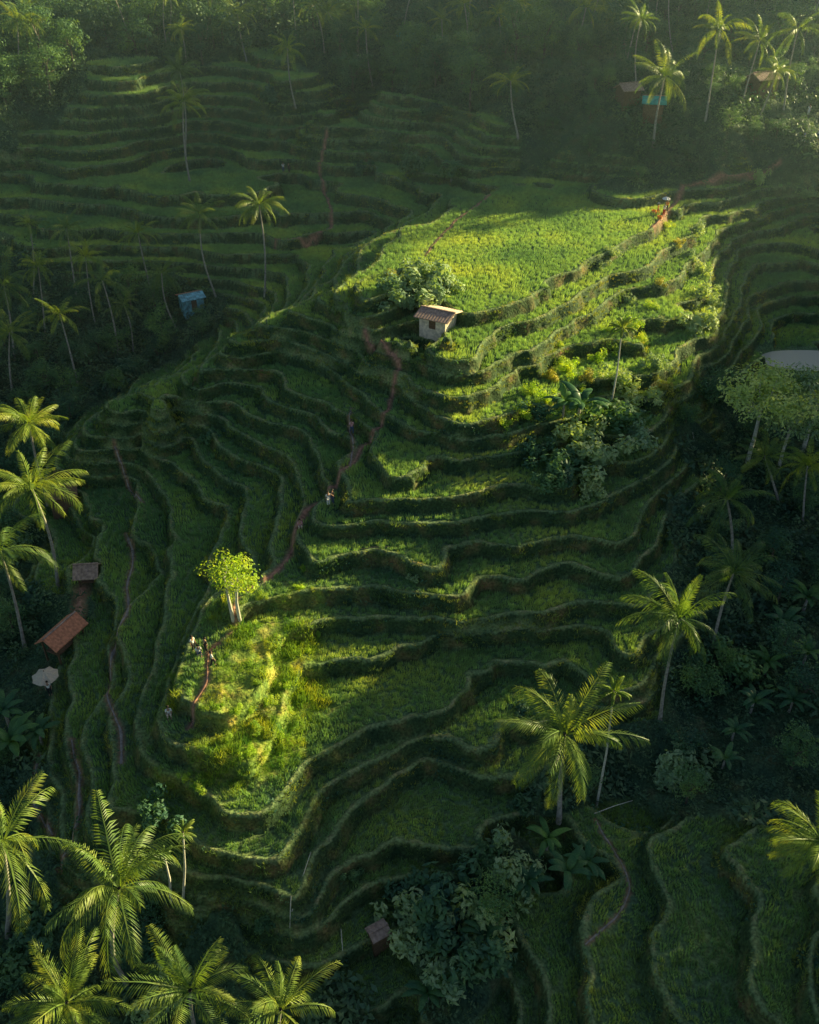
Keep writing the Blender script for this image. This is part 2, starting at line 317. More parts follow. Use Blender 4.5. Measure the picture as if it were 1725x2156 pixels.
for o,wd,kd in PW:
    V=[];Fc=[]
    d=np.gradient(o,axis=0); d/=np.linalg.norm(d,axis=1)[:,None]+1e-9
    nrm=np.stack([-d[:,1],d[:,0]],1)
    for i in range(len(o)):
        ww=wd*.5*(.6+.9*abs(vn(np.array([o[i,0]]),np.array([o[i,1]]),1.1,31)[0])*2)
        for s_ in (-1,-.4,.4,1):
            x,y=o[i]+nrm[i]*s_*ww; V.append((x,y,gz(x,y)+(.05 if abs(s_)<.9 else -.04)))
    for i in range(len(o)-1):
        for j in range(3): Fc.append((i*4+j,i*4+j+1,i*4+5+j,i*4+4+j))
    add('path',pymesh('path',V,Fc,M['soil'] if kd in('main','steps','dirt','bund') else M['stone'],smooth=True),kind='structure',label='narrow trodden earth footpath between rice terraces',cat='path')
# ------------------------------------------------------------------ vegetation ground cover
def infr(x,y,z,mg=1.08):
    dep=y*CT+(HC-z)*ST
    return (np.abs(x)<.462*dep*mg+1)&((HC-z)*CT-y*ST<.577*dep*mg+1)
def blades(B,ext_,hh,wd,rows,lean,seed):
    r=np.random.default_rng(seed); V=np.zeros((B,3,3))
    bx=r.uniform(-ext_,ext_,B)
    by=(r.integers(0,rows,B)-(rows-1)/2)*(2*ext_/rows)+r.normal(0,.03,B) if rows else r.uniform(-ext_,ext_,B)
    an=r.uniform(0,6.28,B); H=hh*r.uniform(.6,1.15,B); ln=lean*r.uniform(.3,1.2,B); a2=r.uniform(0,6.28,B)
    V[:,0]=np.stack([bx-np.cos(an)*wd,by-np.sin(an)*wd,np.full(B,-.05)],1)
    V[:,1]=np.stack([bx+np.cos(an)*wd,by+np.sin(an)*wd,np.full(B,-.05)],1)
    V[:,2]=np.stack([bx+np.cos(a2)*ln,by+np.sin(a2)*ln,H],1)
    return V.reshape(-1,3)
def scatter(name,sp_,cond,tmpls,mat,scl,label,nv,kind='stuff',jit=1.0,align=False):
    x=np.arange(X0+1,X1-1,sp_);y=np.arange(Y0+1,Y1-1,sp_); x,y=np.meshgrid(x,y); x=x.ravel();y=y.ravel()
    x=x+rng.uniform(-.5,.5,x.size)*sp_*jit; y=y+rng.uniform(-.5,.5,x.size)*sp_*jit
    z=bil(Z,AX,AY,x,y); ok=infr(x,y,z)
    x,y,z=x[ok],y[ok],z[ok]
    ok=cond(x,y)
    x,y,z=x[ok],y[ok],z[ok]
    n_=len(x); ti=rng.integers(0,len(tmpls),n_)
    T=np.stack(tmpls)[ti]
    if align:
        th=np.arctan2(bil(gyy,AX,AY,x,y),bil(gxx,AX,AY,x,y))+math.pi/2+rng.integers(0,2,n_)*math.pi
    else: th=rng.uniform(0,6.28,n_)
    s=scl(x,y)*rng.uniform(.8,1.2,n_)
    c_,s_=np.cos(th)[:,None],np.sin(th)[:,None]
    V=np.empty_like(T)
    V[...,0]=(T[...,0]*c_-T[...,1]*s_)*s[:,None]+x[:,None]
    V[...,1]=(T[...,0]*s_+T[...,1]*c_)*s[:,None]+y[:,None]
    V[...,2]=T[...,2]*s[:,None]+z[:,None]
    V=V.reshape(-1,3); Fc=np.arange(len(V)).reshape(-1,nv)
    add(name,npmesh(name,V,Fc,mat),kind=kind,label=label,cat='plants')
W_=lambda x,y: bil(w,AX,AY,x,y); R_=lambda x,y: bil(riser,AX,AY,x,y); L_=lambda x,y: bil(lip,AX,AY,x,y); PM=lambda x,y: bil(pathmask,AX,AY,x,y); TR=lambda x,y: bil(tread,AX,AY,x,y); KN=lambda x,y: bil(kn,AX,AY,x,y)
rt=[blades(34,.25,.42,.03,2,.10,i) for i in range(5)]
scatter('rice_crop',.45,lambda x,y:(W_(x,y)>.6)&(TR(x,y)>.6)&(PM(x,y)<.25),rt,M['rice'],lambda x,y:.9+.3*vn(x,y,6,41)+np.clip((y-110)/200,0,.5),'young green rice growing in rows on the terraces',3,align=True)
gt=[blades(22,.28,.22,.028,0,.2,20+i) for i in range(5)]
scatter('bank_grass',.42,lambda x,y:(W_(x,y)>.4)&(R_(x,y)>.3)&(PM(x,y)<.4)&(vn(x,y,4,61)>-.34),gt,M['grass'],lambda x,y:.75+1.7*np.clip(vn(x,y,3,42)+.05,0,1),'rough grass on the steep terrace banks',3)
lt=[blades(16,.2,.1,.02,0,.08,40+i) for i in range(4)]
scatter('bund_grass',.42,lambda x,y:(W_(x,y)>.5)&(L_(x,y)>.5)&(PM(x,y)<.4),lt,M['lipgrass'],lambda x,y:.9+1.1*np.clip(vn(x,y,3,62),0,1),'short trodden grass along the terrace bunds',3)
kt_=[blades(26,.35,.5,.028,0,.3,240+i) for i in range(4)]
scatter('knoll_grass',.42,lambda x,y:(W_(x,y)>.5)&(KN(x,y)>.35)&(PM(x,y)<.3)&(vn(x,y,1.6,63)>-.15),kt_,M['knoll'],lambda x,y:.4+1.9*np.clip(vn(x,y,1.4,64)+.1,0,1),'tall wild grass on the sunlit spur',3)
def leaves(c_,sz,r,nrm=None):
    nl=len(c_); nn=r.normal(0,1,(nl,3)); nn[:,2]=np.abs(nn[:,2])+.4
    if nrm is not None: nn=nn*.7+nrm*1.2
    nn/=np.linalg.norm(nn,axis=1)[:,None]
    a=np.cross(nn,r.normal(0,1,(nl,3))); a/=np.linalg.norm(a,axis=1)[:,None]+1e-9; b_=np.cross(nn,a)
    s=sz*r.uniform(.6,1.3,(nl,1))
    return np.stack([c_-a*s,c_-b_*s*.45,c_+a*s,c_+b_*s*.45],1).reshape(-1,3)
def leafclump(nl,rad,sz,seed,flat=.7):
    r=np.random.default_rng(seed); c_=r.normal(0,1,(nl,3)); c_/=np.linalg.norm(c_,axis=1)[:,None]; c_*=rad*r.uniform(.55,1,(nl,1)); c_[:,2]*=flat; c_[:,2]+=rad*.4
    return leaves(c_,sz,r)
ut=[leafclump(30,.75,.17,50+i) for i in range(5)]
scatter('forest_undergrowth',1.1,lambda x,y:(W_(x,y)<.6),ut,M['under'],lambda x,y:.9+2.2*np.clip(vn(x,y,5,43)+.1,0,1),'dense leafy undergrowth on the valley slopes',4)
wt=[leafclump(16,.34,.10,70+i) for i in range(4)]
scatter('bank_weeds',.9,lambda x,y:(W_(x,y)>.4)&((R_(x,y)>.3)|(L_(x,y)>.5))&(vn(x,y,6,51)>-.08),wt,M['tree'],lambda x,y:.7+1.5*np.clip(vn(x,y,3,44)+.1,0,1),'leafy weeds and small bushes along the banks',4)
# ------------------------------------------------------------------ palms
def palm_crown(seed,nf=16,L=4.2):
    r=random.Random(seed); V=[];Fc=[]
    for i in range(nf):
        az=i*2.39996+r.uniform(-.45,.45); u_=i/(nf-1); el=math.radians(76-100*u_**1.1+r.uniform(-14,14)); Lf=L*r.uniform(.75,1.18)*(.7 if u_<.1 else 1)
        d=Vector((math.cos(az),math.sin(az),0)); side=Vector((-math.sin(az),math.cos(az),0)); up=Vector((0,0,1))
        N=16; p=d*.12; pts=[]; e=el; cv=r.uniform(2.4,5.8)
        for k_ in range(N+1):
            pts.append((p.copy(),e)); tdir=d*math.cos(e)+up*math.sin(e)+side*r.uniform(-.05,.05); p=p+tdir*(Lf/N); e-=math.radians(cv)*(.6+k_/N*1.2)
            e=max(e,math.radians(-80))
        for k_ in range(N):
            (a,e0),(b_,e1)=pts[k_],pts[k_+1]; wd=.045*(1-k_/N)+.012; o=len(V); V+=[a-side*wd,a+side*wd,b_+side*wd,b_-side*wd]; Fc.append((o,o+1,o+2,o+3))
        tw=r.uniform(-.5,.5); hang=r.uniform(.1,.9)
        n2=34
        for k_ in range(4,n2):
            if r.random()<.06: continue
            t_=k_/n2; j=int(t_*N); fr=t_*N-j; a=pts[j][0].lerp(pts[min(j+1,N)][0],fr); e0=pts[j][1]
            td=d*math.cos(e0)+up*math.sin(e0); nr=(up*math.cos(e0)-d*math.sin(e0))
            ll=(.24+.66*math.sin(math.pi*min(1,t_*.85+.1)))*Lf/4.2
            for sg in (-1,1):
                dr=(side*sg*.8+td*(.5+.7*t_)-nr*r.uniform(.05,.35)-up*hang*.5+nr*tw*sg*.6).normalized()
                tip=a+dr*ll-up*ll*r.uniform(.1,.35); mid=a+dr*ll*.4; wv=td*.042
                o=len(V); V+=[a,mid-wv,tip,mid+wv]; Fc.append((o,o+1,o+2,o+3))
    return pymesh('palm_crown',V,Fc,M['palm'])
PC=[palm_crown(i,nf) for i,nf in enumerate((18,20,16,23,15,19,14,17,21,13,22))]
def palm(base,top,R,label,cat='palm tree',group='coconut palms on the terraces and valley slopes'):
    base=Vector(base); top=Vector(top)
    e=add('coconut_palm',None,base,label=label,cat=cat,group=group)
    v=top-base; L=v.length; bow=Vector((random.uniform(-.06,.06)*L,random.uniform(-.06,.06)*L,0)); N=9
    pts=[Vector((0,0,-.4))]+[v*(i/N)+bow*math.sin(math.pi*i/N) for i in range(1,N+1)]
    r0=.17*max(.6,R/4.3); V,Fc=tube(pts,[r0*(1.35 if i==0 else 1-.45*i/N) for i in range(N+1)],8)
    add('trunk',pymesh('palm_trunk',V,Fc,M['trunk'],smooth=True),parent=e)
    s=R/4.0
    add('crown',PC[random.randrange(11)],v,(random.uniform(-.3,.3),random.uniform(-.3,.3),random.uniform(0,6.28)),(s,s,s*random.uniform(.8,1.25)),parent=e)
def topz(base,cu,cv):
    a,b_,c_=ray(cu,cv); t_=base.y/b_; return Vector((a*t_,base.y,HC+c_*t_)),t_
PL=[(385,215,400,385,105),(378,150,390,330,95),(545,430,557,620,110),(420,450,455,625,105),(290,490,320,620,95),(215,590,250,750,115),(125,660,165,815,115),(20,700,25,820,110),(140,480,160,620,95),(8,600,30,760,120),(340,575,370,690,95),(60,470,70,620,80),(180,540,200,680,80),(80,560,95,700,90),(260,640,280,740,80),
(605,100,622,225,85),(770,60,785,185,85),(690,25,735,130,70),(745,12,750,110,80),(1075,170,1092,293,110),(1400,160,1375,310,135),(1515,60,1485,255,110),(1600,85,1560,225,95),(1635,150,1600,245,95),(1350,40,1340,180,80),(500,30,520,130,80),(380,60,392,140,70),(1050,30,1060,130,75),(930,40,930,150,70),(1680,60,1650,230,110),
(60,890,100,1060,160),(65,1025,122,1235,190),(0,1160,52,1365,180),(5,1770,15,1970,300),(250,1870,268,2070,280),(400,2085,430,2240,270),(590,2125,600,2270,260),(140,2110,170,2260,230),
(1530,1050,1540,1190,165),(1545,1205,1500,1365,180),(1430,1300,1390,1515,195),(1188,1545,1177,1728,270),(1730,1770,1735,1930,220),(1610,960,1640,1060,130),(1700,980,1690,1100,120)]
for cu,cv,bu,bv,wp in PL:
    b_=hit(bu,bv); tp,t_=topz(b_,cu,cv)
    if tp.z-b_.z<4: tp.z=b_.z+5
    R=wp*t_/F/2
    palm(b_,tp,min(max(R*(1.15 if bv>850 else 1.08),2.6),5.4),'tall coconut palm with arching green fronds on slender trunk')
# ------------------------------------------------------------------ broadleaf trees
def crown_mesh(name,seed,rx,rz,ncl,nl,lsz,mat,clr=.42):
    r=np.random.default_rng(seed); cs=r.normal(0,1,(ncl,3)); cs/=np.linalg.norm(cs,axis=1)[:,None]; cs*=r.uniform(.35,.95,(ncl,1))
    cs*=np.array([rx,rx,rz]); out=[]
    for c_ in cs:
        rr=clr*min(rx,rz*1.4)*r.uniform(.6,1.15); d=r.normal(0,1,(nl,3)); d/=np.linalg.norm(d,axis=1)[:,None]
        pos=c_+d*rr*r.uniform(.6,1.05,(nl,1))*np.array([1.15,1.15,.75]); out.append(leaves(pos,lsz,r,d))
    V=np.concatenate(out); return npmesh(name,V,np.arange(len(V)).reshape(-1,4),mat),cs
def make_tree(seed,H,rx,rz,ncl,nl,lsz,mat,bark,tr=.16,ntr=1,clr=.42):
    cm,cs=crown_mesh('tree_crown',seed,rx,rz,ncl,nl,lsz,mat,clr); zc=H-rz; r=random.Random(seed); parts=[]
    for k_ in range(ntr):
        ox=(k_-(ntr-1)/2)*.5; fork=Vector((ox*1.6,0,zc*.7))
        parts.append(tube([(ox,0,-.5),(ox*1.2+r.uniform(-.15,.15),r.uniform(-.1,.1),zc*.35),fork],[tr*1.3,tr,tr*.75],7))
        for c_ in cs[k_::ntr][:7]:
            e=Vector((c_[0],c_[1],c_[2]+zc)); parts.append(tube([fork,fork.lerp(e,.5)+Vector((r.uniform(-.2,.2),r.uniform(-.2,.2),.1)),e],[tr*.5,tr*.3,tr*.1],5))
    V,Fc,_=join(parts); return pymesh('tree_trunk',V,Fc,bark,smooth=True),cm,zc,H
TV=[make_tree(100+i,H,rx,rz,n_,70,.2,M['tree'],M['bark'],.2) for i,(H,rx,rz,n_) in enumerate([(7.4,3.4,3.3,30),(9.2,3.2,4.2,34),(6.4,3.8,2.8,32),(11,2.9,5,34),(5.6,2.8,2.6,24),(10,3.6,3.4,28)])]
TP=[make_tree(120+i,H,rx,rz,n_,90,.16,M['pale'],M['whitebark'],.14,1,.5) for i,(H,rx,rz,n_) in enumerate([(8,4.2,1.5,34),(7,3.2,1.8,28)])]
TB=make_tree(131,5.6,2.4,1.4,22,75,.13,M['bright'],M['whitebark'],.13,2,.5)
def tree(tv,base,s,label,group=None,cat='tree',name='broadleaf_tree',rz=None):
    sz=s*random.uniform(.85,1.15)
    e=add(name,None,base,(0,0,random.uniform(0,6.28) if rz is None else rz),(s,s,sz),label=label,cat=cat,group=group)
    add('trunk',tv[0],parent=e); add('crown',tv[1],(0,0,tv[2]),parent=e); return e
def shrub_mesh(seed,mat,lsz=.15,n_=15,nl=60):
    V=[];r=np.random.default_rng(seed)
    for i in range(n_):
        c_=r.normal(0,.45,3); c_[2]=abs(c_[2])*.8+.3; d=r.normal(0,1,(nl,3)); d/=np.linalg.norm(d,axis=1)[:,None]
        V.append(leaves(c_+d*.36*r.uniform(.5,1,(nl,1)),lsz,r,d))
    V=np.concatenate(V); return npmesh('shrub_foliage',V,np.arange(len(V)).reshape(-1,4),mat)
SH={k_:[shrub_mesh(200+i,M[k_],.09 if k_=='bright' else .12) for i in range(3)] for k_ in ('pale','tree','dry','bright')}
def shrub(u,v,wp,kind,label):
    b_=hit(u,v); d=(b_-Vector((0,0,HC))).length; s=wp*d*.97/F/2.0
    add('shrub',random.choice(SH[kind]),b_-Vector((0,0,.1)),(0,0,random.uniform(0,6)),(s,s,s*random.uniform(.8,1.15)),label=label,cat='shrub',group='shrubs on the terrace banks')
def treeat(u,v,wp,tv,label,cat='tree',rx=3.0,**kw):
    b_=hit(u,v); d=(b_-Vector((0,0,HC))).length; tree(tv,b_,wp*d*.95/F/2/rx,label,cat=cat,**kw)
treeat(497,1300,138,TB,'small bright yellow-green tree with two pale trunks',rx=2.6,rz=0.2)
treeat(1572,975,240,TP[0],'spreading pale-leaved tree with thin white trunk',rx=4.3)
treeat(1690,950,220,TP[0],'spreading pale-leaved tree with thin white trunk',rx=4.3)
treeat(1640,985,150,TP[1],'pale-leaved tree on a damp valley slope',rx=3.4)
for u,v,wp in [(885,640,120),(855,655,95),(905,605,100),(940,615,75),(840,620,85),(870,590,80),(915,640,80)]: shrub(u,v,wp,'pale','pale green bush beside the small white hut')
shrub(822,585,30,'dry','reddish small shrub beside the green bushes')
for u,v,wp in [(1285,540,40),(1270,565,35),(1465,495,42),(1475,575,46),(1470,700,80),(1600,385,42),(1500,640,40),(870,1225,30),(1690,420,40),(1450,540,30),(1480,630,50)]: shrub(u,v,wp,'pale','pale-leaved shrub on a terrace edge')
for u,v,wp in [(1130,880,80),(1180,1000,120),(1270,980,130),(1290,900,120),(1225,940,110),(1130,970,80),(1330,860,90),(1160,1030,80),(1245,1040,70),(1340,940,90),(1300,820,70)]: shrub(u,v,wp,'pale' if wp%20 else 'tree','dense leafy bushes on the terrace bank')
for u,v,wp,kd in [(1160,800,45,'dry'),(1200,785,50,'bright'),(1235,800,45,'dry'),(1180,770,35,'bright'),(1380,780,55,'pale'),(1395,820,45,'dry'),(1225,845,50,'bright'),(1330,690,50,'bright'),(1350,720,40,'bright'),(1300,745,45,'bright'),(1120,830,45,'bright'),(1180,730,25,'bright'),(1100,880,50,'bright'),(1060,900,40,'bright'),(1260,760,50,'bright'),(1320,640,35,'pale'),(1390,600,30,'dry'),(1430,520,28,'dry'),(1400,480,30,'bright'),(1280,700,35,'bright'),(1370,650,35,'bright'),(1150,850,40,'bright')]: shrub(u,v,wp,kd,'yellowish scrub on a sunlit terrace bank')
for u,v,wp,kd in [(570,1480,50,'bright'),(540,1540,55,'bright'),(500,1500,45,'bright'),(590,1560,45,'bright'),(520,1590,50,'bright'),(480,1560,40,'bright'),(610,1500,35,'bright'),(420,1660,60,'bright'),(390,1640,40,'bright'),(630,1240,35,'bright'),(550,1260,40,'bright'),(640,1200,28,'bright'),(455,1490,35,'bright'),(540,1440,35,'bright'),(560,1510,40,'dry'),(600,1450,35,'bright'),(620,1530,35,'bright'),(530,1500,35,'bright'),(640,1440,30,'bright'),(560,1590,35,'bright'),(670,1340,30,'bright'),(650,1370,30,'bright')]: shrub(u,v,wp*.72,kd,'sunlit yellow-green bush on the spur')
for u,v,wp in [(1430,1630,130),(1480,1450,100),(1560,1420,110),(930,1930,170),(870,1960,130),(1000,1960,160),(1080,1850,120),(1030,1830,90),(1000,2040,140),(930,2050,130),(860,1890,100),(340,1720,90),(1100,1500,50),(740,1850,40),(560,1950,50),(1100,1700,50),(300,2000,110),(60,2000,140),(340,2110,120)]: shrub(u,v,wp,'pale' if wp in(160,130,120) else 'tree','large leafy bush in the shaded valley')
for u,v,wp in [(760,370,45),(870,360,60),(950,375,55),(905,245,45),(545,100,60),(570,215,50),(440,930,40)]: shrub(u,v,wp,'tree','rounded dark bush on the terrace bank')
def banana_mesh(seed):
    r=random.Random(seed); V=[];Fc=[]
    for i in range(9):
        az=i*2.4+r.uniform(-.3,.3); e=math.radians(r.uniform(50,80)); d=Vector((math.cos(az),math.sin(az),0)); sd=Vector((-math.sin(az),math.cos(az),0)); p=Vector((0,0,1.4)); L=r.uniform(1.8,2.6); N=8; o=len(V)
        for k_ in range(N+1):
            t_=k_/N; wd=(.26*math.sin(math.pi*min(1,.06+t_*.94))**.6+.02)*r.uniform(.8,1.1)
            V+= [p-sd*wd+Vector((0,0,-.35*wd)),p+Vector((0,0,.02)),p+sd*wd+Vector((0,0,-.35*wd))]
            p=p+(d*math.cos(e)+Vector((0,0,1))*math.sin(e))*(L/N); e-=math.radians(r.uniform(10,17))
        for k_ in range(N):
            a=o+k_*3; Fc+=[(a,a+1,a+4,a+3),(a+1,a+2,a+5,a+4)]
    return pymesh('banana_leaves',V,Fc,M['banana'],smooth=True)
BM=[banana_mesh(i) for i in range(3)]
BS=pymesh('banana_stem',*tube([(0,0,-.3),(0.03,0,.7),(0,0,1.5)],[.14,.12,.07],8),M['trunk'],smooth=True)
for u,v,wp in [(1215,900,110),(1185,880,80),(1250,890,70),(1190,1860,90),(1150,1790,80),(1230,1840,80),(1110,1880,80),(1640,1340,80),(1690,1290,80),(1580,1500,70),(1610,1420,70),(1540,1560,60),(1690,1400,70),(40,1600,110),(90,1570,80),(20,1530,90),(1020,1990,80),(900,2110,80),(1660,1500,70),(1520,1620,60),(950,380,50)]:
    b_=hit(u,v); d=(b_-Vector((0,0,HC))).length; s=wp*d/F/3.4
    e=add('banana_plant',None,b_,(0,0,random.uniform(0,6)),s,label='banana plant with broad arching leaves',cat='banana plant',group='banana plants in the valley')
    add('stem',BS,parent=e); add('leaves',random.choice(BM),parent=e)
TUFT=palm_crown(77,16,1.5)
for cu,cv,bu,bv,wp in [(1310,690,1283,870,65),(1292,1455,1255,1700,75),(385,1752,385,1900,60),(345,1800,360,1900,45)]:
    b_=hit(bu,bv); tp,t_=topz(b_,cu,cv); v=tp-b_
    e=add('papaya_tree',None,b_,label='slender papaya tree with tufted leaves on a thin trunk',cat='tree',group='papaya trees')
    V,Fc=tube([(0,0,-.3),v*.5+Vector((.15,0,0)),v],[.11,.08,.06],7); add('trunk',pymesh('papaya_trunk',V,Fc,M['whitebark'],smooth=True),parent=e)
    add('crown',TUFT,v,(0,0,1),wp*t_/F/2.8,parent=e)
# forest scatter, leaving clearings around the huts
CLR=[hit(*p_) for p_ in [(405,650),(395,690),(135,1060),(135,1110),(190,1225),(140,1365),(130,1420),(105,1452),(105,1500),(1372,250),(1372,275),(1320,220),(1320,240),(1600,200),(1700,250),(1700,300)]]
cand=[]
for y in np.arange(30,234,4.6):
    for x in np.arange(-100,100,4.6):
        xx=x+random.uniform(-2.1,2.1); yy=y+random.uniform(-2.1,2.1); z=gz(xx,yy)
        if not infr(np.array([xx]),np.array([yy]),np.array([z+3]),1.03)[0]: continue
        if bil(w,AX,AY,np.array([xx]),np.array([yy]))[0]>.25: continue
        if any(math.hypot(xx-c_.x,yy-c_.y)<4.2 for c_ in CLR): continue
        if yy<40 and random.random()<.5: continue
        far=yy>150; left=xx<-25
        if not far and not left and random.random()<.35: continue
        if yy>206: continue
        s=random.uniform(.65,1.25) if far else (random.uniform(.45,.75) if left and yy>70 else random.uniform(.35,.6))
        if 138<yy<172 and xx>15: s=random.uniform(.3,.55)
        cand.append((xx,yy,z,s))
random.shuffle(cand)
for xx,yy,z,s in cand[:298]: tree(random.choice(TV),(xx,yy,z-.5*s),s,'dense dark green tree in the shaded valley forest',group='forest trees on the valley sides')
for i in range(44):
    x=random.uniform(-85,78); y=random.uniform(168,204); z=gz(x,y)
    if bil(w,AX,AY,np.array([x]),np.array([y]))[0]>.3: continue
    palm((x,y,z),(x+random.uniform(-3,3),y,z+random.uniform(7,13)),random.uniform(3.2,4.6),'tall coconut palm rising above the dark forest')
# unseen forest crest added on the sun side, its top shaped to shade the valley
def Ttop(y):
    yy=[40,84,95,112,122,127,132,140,165,175,184,192,205,220,262]; tt=[37.5,38.4,39.8,40.6,42.6,41.6,38,36.2,37,39,48,59,68,75,84]
    return float(np.interp(y,yy,tt))
cl=[]; r=np.random.default_rng(5)
for i in range(1000):
    y=r.uniform(38,262); x=r.uniform(99,111); tp=Ttop(y)-2.2+r.normal(0,.8); zb=gz(x,y); zc=max(zb,tp-(0 if r.random()<.4 else r.uniform(0,1)*(max(tp-zb,1))))
    d=r.normal(0,1,(60,3)); d/=np.linalg.norm(d,axis=1)[:,None]; cl.append(leaves(np.array([x,y,zc])+d*2.3*r.uniform(.4,1,(60,1)),.75,r,d))
V=np.concatenate(cl); add('shade_forest',npmesh('shade_forest',V,np.arange(len(V)).reshape(-1,4),M['under']),kind='stuff',label='unseen forest added along the crest to shade the valley',cat='forest')
cl=[]
for i in range(480):
    y=r.uniform(190,232); x=r.uniform(-105,100); zb=gz(x,y)
    d=r.normal(0,1,(90,3)); d/=np.linalg.norm(d,axis=1)[:,None]; R_c=r.uniform(1.8,3.4); cl.append(leaves(np.array([x,y,zb+r.uniform(1,9)])+d*R_c*r.uniform(.6,1,(90,1)),.36,r,d))
for i in range(5200):
    x=r.uniform(-90,85); y=r.uniform(60,192)
    if not (y>152 or x<-30): continue
    if bil(w,AX,AY,np.array([x]),np.array([y]))[0]>.1: continue
    zb=gz(x,y)
    if not infr(np.array([x]),np.array([y]),np.array([zb]),1.04)[0] or any(math.hypot(x-c_.x,y-c_.y)<4 for c_ in CLR): continue
    nl=55; d=r.normal(0,1,(nl,3)); d/=np.linalg.norm(d,axis=1)[:,None]; R_c=r.uniform(.8,2.2) if not (x>15 and y<172) else r.uniform(.6,1.2); cl.append(leaves(np.array([x,y,zb+r.uniform(.2,1.6)*R_c])+d*R_c*r.uniform(.6,1,(nl,1)),.24,r,d))
V=np.concatenate(cl); add('far_forest',npmesh('far_forest',V,np.arange(len(V)).reshape(-1,4),M['under']),kind='stuff',label='far forest canopy covering the upper slope',cat='forest')
# ------------------------------------------------------------------ buildings
def hut(u,v,wd,dp,ht,rot,roof,label,wallm='wall',gable=True,open_=False,roof2=None,ov=.35,rise=.7):
    b_=hit(u,v); zmin=min(gz(b_.x+sx*wd/2,b_.y+sy*dp/2) for sx in(-1,1) for sy in (-1,1))
    e=add('hut',None,(b_.x,b_.y,b_.z+.05),(0,0,rot),label=label,cat='hut'); bz=zmin-b_.z-.4
    t_=.12
    if open_:
        for sx in(-1,1):
            for sy in(-1,1):
                V,Fc=box(sx*(wd/2-.12)-.07,sx*(wd/2-.12)+.07,sy*(dp/2-.12)-.07,sy*(dp/2-.12)+.07,bz,ht); add('post',pymesh('hut_post',V,Fc,M['wood']),parent=e)
        V,Fc=box(-wd/2+.2,wd/2-.2,-dp/2+.2,dp/2-.2,.3,.42); add('platform',pymesh('hut_platform',V,Fc,M['wood']),parent=e)
    else:
        parts=[box(-wd/2,wd/2,-dp/2,-dp/2+t_,bz,ht),box(-wd/2,wd/2,dp/2-t_,dp/2,bz,ht),box(-wd/2,-wd/2+t_,-dp/2+t_,dp/2-t_,bz,ht),box(wd/2-t_,wd/2,-dp/2+t_,dp/2-t_,bz,ht)]
        if gable:
            for sx in(-1,1):
                x0=sx*wd/2; x1=sx*(wd/2-t_); V=[(x0,-dp/2,ht),(x0,dp/2,ht),(x0,0,ht+rise*.9),(x1,-dp/2,ht),(x1,dp/2,ht),(x1,0,ht+rise*.9)]; parts.append((V,[(0,1,2),(3,5,4),(0,2,5,3),(1,4,5,2)]))
        V,Fc,_=join(parts); add('wall',pymesh('hut_wall',V,Fc,M[wallm]),parent=e)
        V,Fc=box(-.4,.4,-dp/2-.03,-dp/2+.02,0,min(1.9,ht-.2)); add('door',pymesh('hut_door',V,Fc,M['wood']),parent=e)
        V,Fc=box(wd/2-.02,wd/2+.03,-.35,.35,.8,min(1.4,ht-.2)); add('window',pymesh('hut_window',V,Fc,M['dark']),parent=e)
    parts=[]; N=int(wd/.25)
    X_=np.linspace(-wd/2-ov,wd/2+ov,2*N+1)
    for sy in (-1,1):
        V=[];Fc=[]
        for i,x in enumerate(X_):
            off=.03 if i%2 else 0
            y1=dp/2+ov
            V+=[(x,0,ht+rise+off),(x,sy*y1,ht-ov*rise/(dp/2)+off),(x,0,ht+rise+off-.09),(x,sy*y1,ht-ov*rise/(dp/2)+off-.09)]
        for i in range(len(X_)-1):
            a=i*4; Fc+=[(a,a+1,a+5,a+4),(a+2,a+6,a+7,a+3),(a+1,a+3,a+7,a+5)]
        Fc+=[(0,2,3,1),(len(V)-4,len(V)-3,len(V)-1,len(V)-2)]
        parts.append((V,Fc,0 if sy<0 else 1))
    V,Fc,fm=join(parts); add('roof',pymesh('hut_roof',V,Fc,[M[roof],M[roof2 or roof]],fm),parent=e)
    V,Fc=box(-wd/2-ov,wd/2+ov,-.09,.09,ht+rise+.02,ht+rise+.09); add('roof_ridge',pymesh('roof_ridge',V,Fc,M['roofgrey']),parent=e)
    return e
hut(922,684,3.2,2.9,1.35,math.radians(-28),'roofgrey','small whitewashed farm hut with weathered brown roof on terrace',roof2='roofsunlit',ov=.5,rise=.36)  # back roof slope painted lighter as the sunlit side
hut(405,650,3.0,2.6,2.0,math.radians(30),'roofblue','shack with faded blue sheet roof among palms',wallm='roofblue',roof2='roofrust',rise=.4)
hut(140,1365,3.6,1.9,1.8,math.radians(65),'roofrust','long open shelter with terracotta tiled roof',open_=True)
hut(138,1060,2.8,2.6,1.8,math.radians(15),'wood','old dark-roofed hut under the palms',wallm='wood')
hut(190,1225,1.8,1.8,1.5,math.radians(5),'roofgrey','small grey-roofed open shelter beside terrace',open_=True)
hut(1372,245,3.0,2.4,2.0,math.radians(-10),'roofteal','wooden hut with teal roof sheet on wooded bank',wallm='wood',roof2='roofgrey')
hut(1320,215,3,2.6,2,math.radians(20),'roofgrey','wooden hut in the forest edge',wallm='wood')
hut(860,100,4,3,2.2,0,'roofteal','forest hut with teal roof',wallm='wood')
hut(797,1975,1.2,1.0,.8,math.radians(30),'roofgrey','small low shelter with corrugated metal roof',wallm='wood',ov=.15,rise=.2)
hut(1600,195,4,3,2.2,math.radians(25),'roofgrey','hut with weathered roof on wooded bank',wallm='wood')
